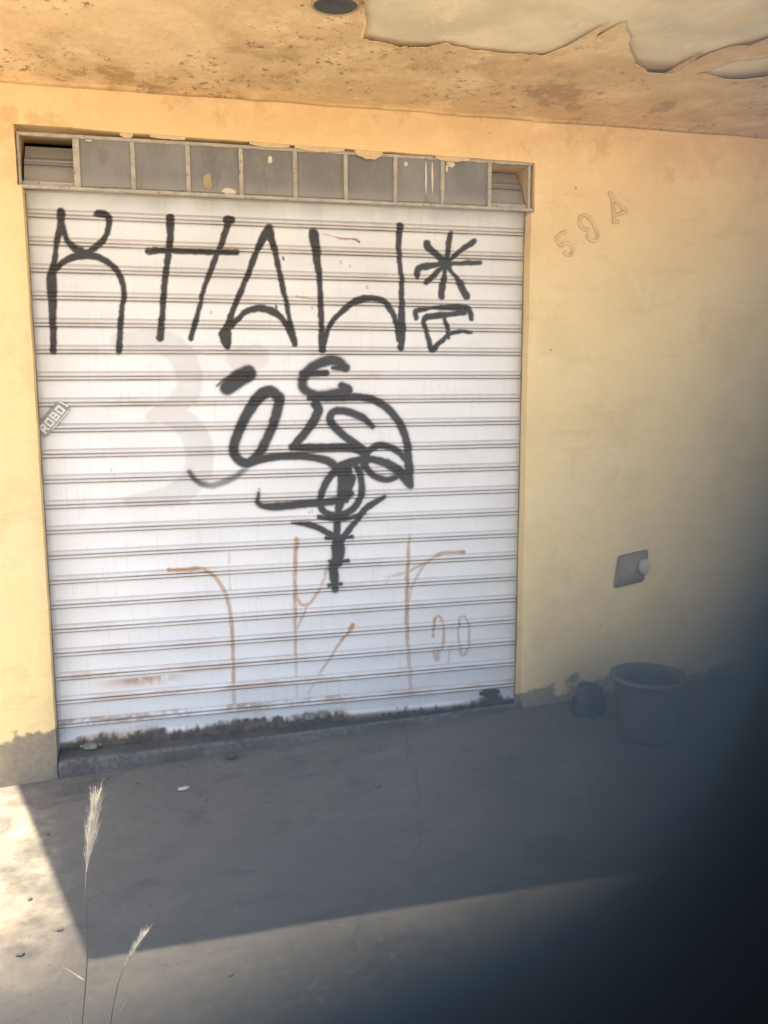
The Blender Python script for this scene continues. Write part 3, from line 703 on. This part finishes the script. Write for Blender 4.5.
bm_obj('backing', bm, M_STICK, sticker)
bm = bmesh.new()
def bar(bm, u0, v0, u1, v1, w):
    d = np.array([u1 - u0, v1 - v0]); d /= np.linalg.norm(d); nn = np.array([-d[1], d[0]]) * w / 2; e = d * w * .45
    q = [(u0 - e[0] + nn[0], v0 - e[1] + nn[1]), (u0 - e[0] - nn[0], v0 - e[1] - nn[1]), (u1 + e[0] - nn[0], v1 + e[1] - nn[1]), (u1 + e[0] + nn[0], v1 + e[1] + nn[1])]
    bar.k += 1
    f = [bm.verts.new(on_sticker(u, v, -.0004 - .00006 * bar.k)) for u, v in q]
    bm.faces.new(f)
bar.k = 0
GL = {'R': [((0, 0), (0, 1)), ((0, 1), (1, 1)), ((1, 1), (1, .5)), ((1, .5), (0, .5)), ((.35, .5), (1, 0))],
      'O': [((0, 0), (0, 1)), ((0, 1), (1, 1)), ((1, 1), (1, 0)), ((1, 0), (0, 0))],
      'B': [((0, 0), (0, 1)), ((0, 1), (.9, 1)), ((.9, 1), (.9, .5)), ((0, .5), (1, .5)), ((1, .5), (1, 0)), ((1, 0), (0, 0))],
      'I': [((.5, 0), (.5, 1))]}
for i, g in enumerate('ROBO'):
    for (a0, a1), (b0_, b1) in GL[g]:
        bar(bm, -.078 + i * .034 + a0 * .020, -.016 + a1 * .030, -.078 + i * .034 + b0_ * .020, -.016 + b1 * .030, .0085)
bar(bm, .066, -.016, .060, .026, .006); bar(bm, -.05, -.028, .052, -.0285, .004)
bm_obj('lettering', bm, M_STICKW, sticker)

# ------------------------------------------------------------------ transom above the shutter
transom = thing('transom_window', 'steel framed transom of dusty grey panes above the shutter, end cells open', 'transom window', (0, -.075, 2.36))
OY, OZ = -.075, 2.36
ty0 = -.070
bm = bmesh.new()
def L(x, y, z): return (x, y - OY, z - OZ)
def fb(x0, x1, y0, y1, z0, z1, bev=.0015): bm_box(bm, L(x0, y0, z0), L(x1, y1, z1), bev)
fb(-.016, 2.180, -.090, -.062, 2.352, 2.364)                     # bottom rail with its lip
fb(-.014, 2.178, -.0625, -.056, 2.3642, 2.384)
fb(-.014, 2.178, -.080, -.056, 2.553, 2.566)                     # head rail
divs = [at(px, py, 'y', -.07)[0] for px, py in ((76.5, 158), (133, 165), (188, 169), (241, 173), (295, 177), (345.5, 181), (395, 184), (442, 187), (489, 188))]
for i, d in enumerate(divs):
    w = .0125 if i == 0 else .009
    fb(d - w, d + w, -.078 - .0003 * i, -.0562, 2.3640, 2.553, .002)
fb(-.0145, -.004, -.079, -.0558, 2.366, 2.5528)
fb(2.158, 2.1695, -.079, -.0558, 2.366, 2.5528)
bm_obj('frame', bm, M_FRAME, transom)
for i in range(8):
    x0, x1 = divs[i] + .0005, divs[i + 1] - .0005
    tilt = (random.random() - .5) * .006
    bm = bmesh.new()
    v = [bm.verts.new(L(x, y, z)) for (x, y, z) in ((x0, -.0700, 2.372), (x1, -.0700 + tilt * .3, 2.372), (x1, -.0695 + tilt, 2.5545), (x0, -.0695 + tilt * .7, 2.5545))]
    v2 = [bm.verts.new((q.co.x, q.co.y + .004, q.co.z)) for q in v]
    bm.faces.new(v); bm.faces.new(v2[::-1])
    for k in range(4): bm.faces.new((v[k], v2[k], v2[(k + 1) % 4], v[(k + 1) % 4]))
    pane = bm_obj('pane', bm, M_PANE, transom)
    def blob(px, py, rx, rz, mat, seed, name, pane=pane):
        p = at(px, py, 'y', -.0745)
        bm = bmesh.new(); ring = []
        for k in range(22):
            a_ = 2 * math.pi * k / 22
            rr = 1 + .35 * mnoise.noise((math.cos(a_) * 1.7 + seed, math.sin(a_) * 1.7, seed * 3.1))
            ring.append(bm.verts.new(L(p[0] + rx * rr * math.cos(a_), -.0742, p[2] + rz * rr * math.sin(a_))))
        bm.faces.new(ring)
        ext = bmesh.ops.extrude_face_region(bm, geom=bm.faces[:])
        for q in ext['geom']:
            if isinstance(q, bmesh.types.BMVert): q.co.y += .0015
        bm_obj(name, bm, mat, pane)
    if i == 2:
        blob(208, 181, .018, .033, M_YSPLASH, 3, 'paint_splash'); blob(229, 191.5, .028, .013, M_SPLASH, 5, 'paint_splash')
    if i == 3: blob(270, 159.5, .009, .017, M_SPLASH, 8, 'paint_splash')
    if i == 0: blob(89, 140.5, .013, .003, M_SPLASH, 9, 'paint_splash')
    if i == 6:
        for px in (426, 432.4): blob(px, 177, .0042, .066, M_SPLASH, px, 'paint_drip')
        blob(406, 164, .009, .009, M_SPLASH, 2, 'paint_splash')
    if i == 7: blob(451, 164, .020, .013, M_SPLASH, 12, 'paint_splash'); blob(447, 168, .006, .018, M_SPLASH, 13, 'paint_drip')
# crumbs of ochre plaster hanging over the head rail
for px0, px1, hh in ((295, 345, .010), (355, 383, .026), (120, 134, .010), (250, 290, .008), (436, 470, .010), (150, 186, .006)):
    pa = at(px0, 156 + (px0 - 300) * .075, 'y', -.096)[0]; pb = at(px1, 156, 'y', -.096)[0]
    bm = bmesh.new(); nn = 24; top = []; bot = []
    for k in range(nn):
        x_ = pa + (pb - pa) * k / (nn - 1)
        hgt = hh * math.sin(math.pi * k / (nn - 1)) ** .6 * (.5 + 1.0 * (mnoise.noise((x_ * 40, hh * 100, 0)) * .5 + .5))
        zt = float(lint(np.array(x_))) - .002
        top.append(bm.verts.new(L(x_, -.094, zt + .012))); bot.append(bm.verts.new(L(x_, -.0925, zt - .006 - hgt)))
    for k in range(nn - 1): bm.faces.new((top[k], bot[k], bot[k + 1], top[k + 1]))
    ext = bmesh.ops.extrude_face_region(bm, geom=bm.faces[:])
    for q in ext['geom']:
        if isinstance(q, bmesh.types.BMVert): q.co.y += .009
    bm_obj('plaster_crumb', bm, M_CRUMB, transom)

# ------------------------------------------------------------------ relief numerals 5 9 4
num = thing('house_number', 'raised plaster numerals reading 594 painted over beside the transom', 'house number', tuple(at(590, 225, 'y', WF)))
nb = np.array(num.location)
def numeral(strokes):
    bm = bmesh.new()
    for st in strokes:
        q = catmull([(540 + a_ / 7.68, 180 + b_ / 7.68) for a_, b_ in st], .6)
        pts = [at(a_, b_, 'y', WF - .0035) for a_, b_ in q]
        bm_tube(bm, pts, .0088, 10)
    o = bm_obj('numeral', bm, M_NUM, num, True); o.location = tuple(-nb)
numeral([[(200, 392), (160, 415), (122, 443)], [(122, 443), (140, 480), (160, 512)], [(160, 512), (185, 485), (222, 490), (248, 528), (240, 570), (205, 575), (182, 548)]])
numeral([[(375, 385), (335, 375), (305, 335), (312, 290), (345, 272), (388, 300), (412, 345), (440, 405), (438, 455), (405, 468), (368, 440), (372, 412)]])
numeral([[(528, 112), (548, 105), (560, 190), (568, 250), (572, 318)], [(540, 110), (600, 180), (664, 242)], [(664, 242), (610, 262), (560, 270)], [(556, 322), (606, 318)]])

# ------------------------------------------------------------------ fittings and objects on the right
oc = at(631, 568, 'y', WF)
box = thing('junction_box', 'small weathered grey junction box with a pale knob, low on the wall above the bucket', 'junction box', tuple(oc))
bm = bmesh.new(); bm_box(bm, (-.085, -.016, -.085), (.080, .01, .080), .008)
for v in bm.verts: v.co.z += .012 * math.sin(v.co.x * 23); v.co.x += .01 * math.sin(v.co.z * 17)
bm_obj('casing', bm, M_OUT, box, True)
bm = bmesh.new(); rg = bm_lathe(bm, [(0.027, 0.0), (0.029, .012), (0.022, .022), (.010, .026)], 28); bm.faces.new(rg[-1])
for v in bm.verts: v.co = Vector((v.co.x + .058, -.016 - v.co.z, v.co.y * 1.35 + .01))
bm_obj('knob', bm, M_KNOB, box, True)

bc = at(648, 674, 'y', -.55)
gz = float(ground_z(bc[0], bc[1]))
bucket = thing('bucket', 'dull grey open bucket standing against the wall in the dark blur', 'bucket', (bc[0], bc[1], gz))
Hb = bc[2] - gz
bm = bmesh.new()
rg = bm_lathe(bm, [(.105, 0.004), (.116, 0.0), (.120, .01), (.138, Hb * .55), (.141, Hb * .56), (.147, Hb * .9), (.150, Hb * .905), (.151, Hb * .93)], 64)
bm.faces.new(rg[0][::-1])
bm_obj('body', bm, M_BUCKET, bucket, True)
bm = bmesh.new()
bm_lathe(bm, [(.1512, Hb * .915), (.168, Hb * .93), (.171, Hb * .97), (.168, Hb), (.156, Hb * 1.006), (.145, Hb * .985), (.1405, Hb * .9)], 64)
bm_obj('rim', bm, M_BUCKET, bucket, True)
bm = bmesh.new()
rg = bm_lathe(bm, [(.1404, Hb * .9), (.133, Hb * .5), (.113, .02), (.06, .014)], 64); bm.faces.new(rg[-1])
bm_obj('inner_wall', bm, M_BUCKET, bucket, True)

lp = at(589, 692, 'y', -.26)
gz = float(ground_z(lp[0], -.26))
bm = bmesh.new(); bmesh.ops.create_icosphere(bm, subdivisions=5, radius=1.0)
for v in bm.verts:
    p = v.co.copy()
    k = 1 + .22 * mnoise.noise(p * 1.9 + Vector((3, 1, 2))) + .07 * mnoise.noise(p * 6) + .03 * mnoise.noise(p * 15)
    v.co = Vector((p.x * .080 * k, p.y * .075 * k, max(-.2, p.z) * .125 * k + .025))
o = bm_obj('plastic_bag', bm, M_BAG, None, True); o.location = (lp[0], -.26, gz)
tag(o, 'dark crumpled bag at the foot of the wall left of the bucket', 'bag')

# ------------------------------------------------------------------ dry grass in the foreground
def blade(bm, pts, w, twist=.3):
    pts = [Vector(p) for p in pts]
    side = Vector(R_) * math.cos(twist) + Vector((0, 0, 1)).cross(Vector(R_)) * math.sin(twist)
    prev = None
    for i, p in enumerate(pts):
        t_ = i / (len(pts) - 1)
        ww = w * (1 - t_) ** .7 * min(1, .35 + t_ * 3)
        a_ = bm.verts.new(p - side * ww); m_ = bm.verts.new(p + Vector(F_) * ww * .6); b_ = bm.verts.new(p + side * ww)
        if prev: bm.faces.new((prev[0], prev[1], m_, a_)); bm.faces.new((prev[1], prev[2], b_, m_))
        prev = (a_, m_, b_)
def grass(label, top_px, neck_px, foot_px, ydist, spread, n, seed, leaf_px):
    rnd = random.Random(seed)
    T0 = Vector(at(*top_px, 'y', ydist)); Nk = Vector(at(*neck_px, 'y', ydist)); f = at(*foot_px, 'y', ydist)
    gzz = float(ground_z(f[0], ydist))
    root = Vector((Nk.x + (f[0] - Nk.x) * (Nk.z - gzz) / (Nk.z - f[2]), ydist, gzz))
    g = thing('dry_grass', label, 'grass stalk', tuple(root), 'dry grass stalks in the foreground')
    bm = bmesh.new()
    pts = [root.lerp(Nk, k / 14) + Vector((.006 * math.sin(k * .5 + seed), .004 * math.sin(k * .37), 0)) * (1 if 0 < k < 14 else 0) - root for k in range(15)]
    bm_tube(bm, pts, [.0017 - .0007 * k / 14 for k in range(15)], 6)
    bm_obj('stem', bm, M_STALK, g, True)
    bm = bmesh.new()
    ax = (T0 - Nk); Ln = ax.length; ax.normalize()
    s1 = Vector(R_); s2_ = ax.cross(s1).normalized()
    for k in range(n):
        t0 = rnd.random() ** 1.1 * .62
        p0 = Nk + ax * (Ln * t0)
        a_ = rnd.random() * 2 * math.pi
        out = s1 * math.cos(a_) + s2_ * math.sin(a_)
        ln = Ln * (rnd.uniform(.22, .5)) * (1.05 - t0 * .6)
        sp = spread * rnd.uniform(.25, 1.0)
        cur = [p0 + ax * (ln * q) + out * (sp * ln * (q ** 1.3)) + Vector((rnd.uniform(-1, 1), rnd.uniform(-1, 1), 0)) * .0012 for q in np.linspace(0, 1, 7)]
        blade(bm, [c_ - root for c_ in cur], rnd.uniform(.0006, .0011), rnd.random() * 3)
        for h_ in range(7):                              # silky hairs
            q = rnd.uniform(.25, 1); b0_ = p0 + ax * (ln * q) + out * (sp * ln * q ** 1.3)
            dr = (ax * rnd.uniform(.5, 1.2) + out * rnd.uniform(.0, .7) + s1 * rnd.uniform(-.4, .4)).normalized()
            hl = rnd.uniform(.006, .013)
            blade(bm, [b0_ - root, b0_ + dr * hl * .5 - root, b0_ + dr * hl - root], .00035, rnd.random() * 3)
    bm_obj('plume', bm, M_PLUME, g)
    for L_, w in leaf_px:
        bm = bmesh.new()
        q = catmull(L_, 3)
        blade(bm, [Vector(at(a_, b_, 'y', ydist + .01 * math.sin(i * .2))) - root for i, (a_, b_) in enumerate(q)], w, .4)
        bm_obj('leaf', bm, M_STRAW, g)
    return g
grass('tall dry grass stalk with a thick silky plume before the dark shadow', (99, 772), (86, 872), (83.5, 1024), -2.0, .25, 150, 3,
      [([(83.6, 980), (76, 974), (66, 968), (61, 966)], .0042), ([(84, 1120), (78, 1060), (73, 1030), (68.5, 1012)], .0035)])
grass('shorter dry grass stalk with a thin slanting plume, right of the tall stalk', (151, 922), (124, 966), (112, 1024), -2.15, .27, 80, 5,
      [([(119, 1011), (123, 1004), (128, 996)], .0032)])

# ------------------------------------------------------------------ litter on the ground
def litter(name, label, cat, px, py, r, mat, flat, seed, group=None, amp=.35):
    z0 = -.12
    for _ in range(6):
        p = at(px, py, 'z', z0); z0 = float(ground_z(p[0], p[1]))
    bm = bmesh.new(); bmesh.ops.create_icosphere(bm, subdivisions=3, radius=1.0)
    for v in bm.verts:
        q = v.co.copy(); k = 1 + amp * mnoise.noise(q * 1.6 + Vector((seed, 0, 0))) + amp * .4 * mnoise.noise(q * 5 + Vector((0, seed, 0)))
        v.co = Vector((q.x * r[0] * k, q.y * r[1] * k, q.z * r[2] * k))
    zmin = min(v.co.z for v in bm.verts)
    for v in bm.verts: v.co.z -= zmin
    o = bm_obj(name, bm, mat, None, not flat)
    o.location = (p[0], p[1], z0 - .001); o.rotation_euler.z = seed
    return tag(o, label, cat, group)
litter('paper_scrap', 'small white crumpled paper scrap lying on the shaded concrete', 'paper scrap', 184, 790, (.024, .012, .007), M_PAPER, True, .25)
litter('leaf_litter', 'dark dried leaf lying in front of the doorstep', 'dead leaf', 232, 759, (.032, .020, .012), M_TWIG, True, 2.7, None, .8)
for i, (px, py, s) in enumerate([(137, 784, 8), (378, 786, 13), (288, 778, 6), (320, 770, 5), (205, 800, 7), (264, 830, 5), (150, 905, 6), (48, 835, 8), (30, 900, 7), (60, 930, 9), (230, 975, 8), (20, 955, 10)]):
    k = s / 1000
    litter('pebble', 'small grey pebble scattered on the dusty concrete', 'pebble', px, py, (k * 1.2, k, k * .6), M_STONE, True, i * 1.7, 'pebbles scattered on the concrete')

# ------------------------------------------------------------------ the photographer's finger, a few millimetres from the lens
t_d, R_f = 0.0046, 0.0070
def finger_axis(p0, p1):
    """axis of a finger of radius R_f whose edge runs along the sight lines of p0-p1, t_d from the lens"""
    p0 = np.array(p0, float); p1 = np.array(p1, float)
    d = (p1 - p0) / np.linalg.norm(p1 - p0); n2 = np.array([-d[1], d[0]])
    if n2 @ np.array([.7, .7]) < 0: n2 = -n2
    ph = math.atan(((p0 - np.array([384., 512.])) @ n2) / FPX)
    n3 = n2[0] * R_ - n2[1] * U_; a3 = d[0] * R_ - d[1] * U_
    return t_d * (F_ * math.cos(ph) + n3 * math.sin(ph)) + R_f * (n3 * math.cos(ph) - F_ * math.sin(ph)), a3
JP = (434, 828)
C1, A1 = finger_axis((646, 350), JP)
C2, A2 = finger_axis(JP, (114, 972))
w0 = C1 - C2; bb = A1 @ A2
s1_ = (bb * (A2 @ w0) - A1 @ w0) / (1 - bb * bb); s2_j = (A2 @ w0 - bb * (A1 @ w0)) / (1 - bb * bb)
Jn = ((C1 + A1 * s1_) + (C2 + A2 * s2_j)) / 2
path = [(Jn - A1 * q, -1, r) for q, r in ((.0265, .0022), (.0258, .0038), (.0245, .0050), (.0225, .0060), (.019, .0067), (.014, .0070), (.007, .0070), (.0035, .0070))]
path += [(Jn, 0, .0070)] + [(Jn + A2 * q, 1, r) for q, r in ((.0035, .0070), (.008, .0071), (.014, .0072), (.020, .0076), (.026, .0081), (.032, .0080), (.045, .0085), (.056, .0092), (.062, .0090), (.066, .0060))]
bm = bmesh.new(); rings = []
bis = (A1 + A2) / np.linalg.norm(A1 + A2)
for c0, side_, r in path:
    ax_ = A1 if side_ < 0 else (A2 if side_ > 0 else bis)
    u_ = np.cross(ax_, F_); u_ /= np.linalg.norm(u_); v_ = np.cross(ax_, u_)
    k_ = 1.0 if side_ else 1.0 / (A1 @ bis)
    rings.append([bm.verts.new(Vector(c0 + u_ * math.cos(q) * r * k_ + v_ * math.sin(q) * r)) for q in np.linspace(0, 2 * math.pi, 64, endpoint=False)])
for A, B in zip(rings, rings[1:]):
    for k in range(64): bm.faces.new((A[k], A[(k + 1) % 64], B[(k + 1) % 64], B[k]))
bm.faces.new(rings[0][::-1]); bm.faces.new(rings[-1])
fin = bm_obj('finger', bm, M_FINGER, None, True)
fin.location = tuple(CAM)
tag(fin, 'dark out of focus finger, crooked at the joint, covering the lower right of the lens', 'finger')

# ------------------------------------------------------------------ camera
cam = bpy.data.cameras.new('camera'); co = bpy.data.objects.new('camera', cam); link(co)
cam.sensor_fit = 'VERTICAL'; cam.sensor_height = 4.8; cam.sensor_width = 3.6
cam.lens = 4.8 * FPX / 1024
cam.clip_start = 0.0005; cam.clip_end = 600
cam.dof.use_dof = True; cam.dof.focus_distance = 4.1; cam.dof.aperture_fstop = 1.8
m = Matrix(((R_[0], U_[0], -F_[0], CAM[0]), (R_[1], U_[1], -F_[1], CAM[1]), (R_[2], U_[2], -F_[2], CAM[2]), (0, 0, 0, 1)))
co.matrix_world = m
scene.camera = co

# ------------------------------------------------------------------ light
sun_dir = Vector((-TX, -TY, 1.0)).normalized()      # towards the sun
elev = math.asin(sun_dir.z); azim = math.atan2(sun_dir.x, sun_dir.y)
sd = bpy.data.lights.new('sun', 'SUN'); sd.energy = 4.2; sd.angle = math.radians(.53); sd.color = (1.0, .90, .74)
so = bpy.data.objects.new('sun', sd); link(so)
so.rotation_euler = sun_dir.to_track_quat('Z', 'Y').to_euler()
so.location = (-3, 0, 12)
world = bpy.data.worlds.new('World'); scene.world = world; world.use_nodes = True
nt = world.node_tree
sky = nt.nodes.new('ShaderNodeTexSky'); sky.sky_type = 'NISHITA'; sky.sun_disc = False
sky.sun_elevation = elev; sky.sun_rotation = azim; sky.dust_density = 3.0; sky.air_density = 1.0; sky.ozone_density = 1.0
bg = nt.nodes['Background']; bg.inputs['Strength'].default_value = 0.13
nt.links.new(sky.outputs[0], bg.inputs['Color'])

# ------------------------------------------------------------------ render settings
vs_ = scene.view_settings
scene.display_settings.display_device = 'sRGB'
vs_.view_transform = 'Standard'; vs_.look = 'None'; vs_.gamma = 1.0; vs_.use_curve_mapping = False
vs_.exposure = 1.94
vs_.use_white_balance = True; vs_.white_balance_temperature = 6950; vs_.white_balance_tint = 10
scene.render.engine = 'CYCLES'
cy_ = scene.cycles
cy_.use_denoising = True
cy_.max_bounces = 10; cy_.diffuse_bounces = 6; cy_.caustics_reflective = False; cy_.caustics_refractive = False
cy_.sample_clamp_indirect = 6.0
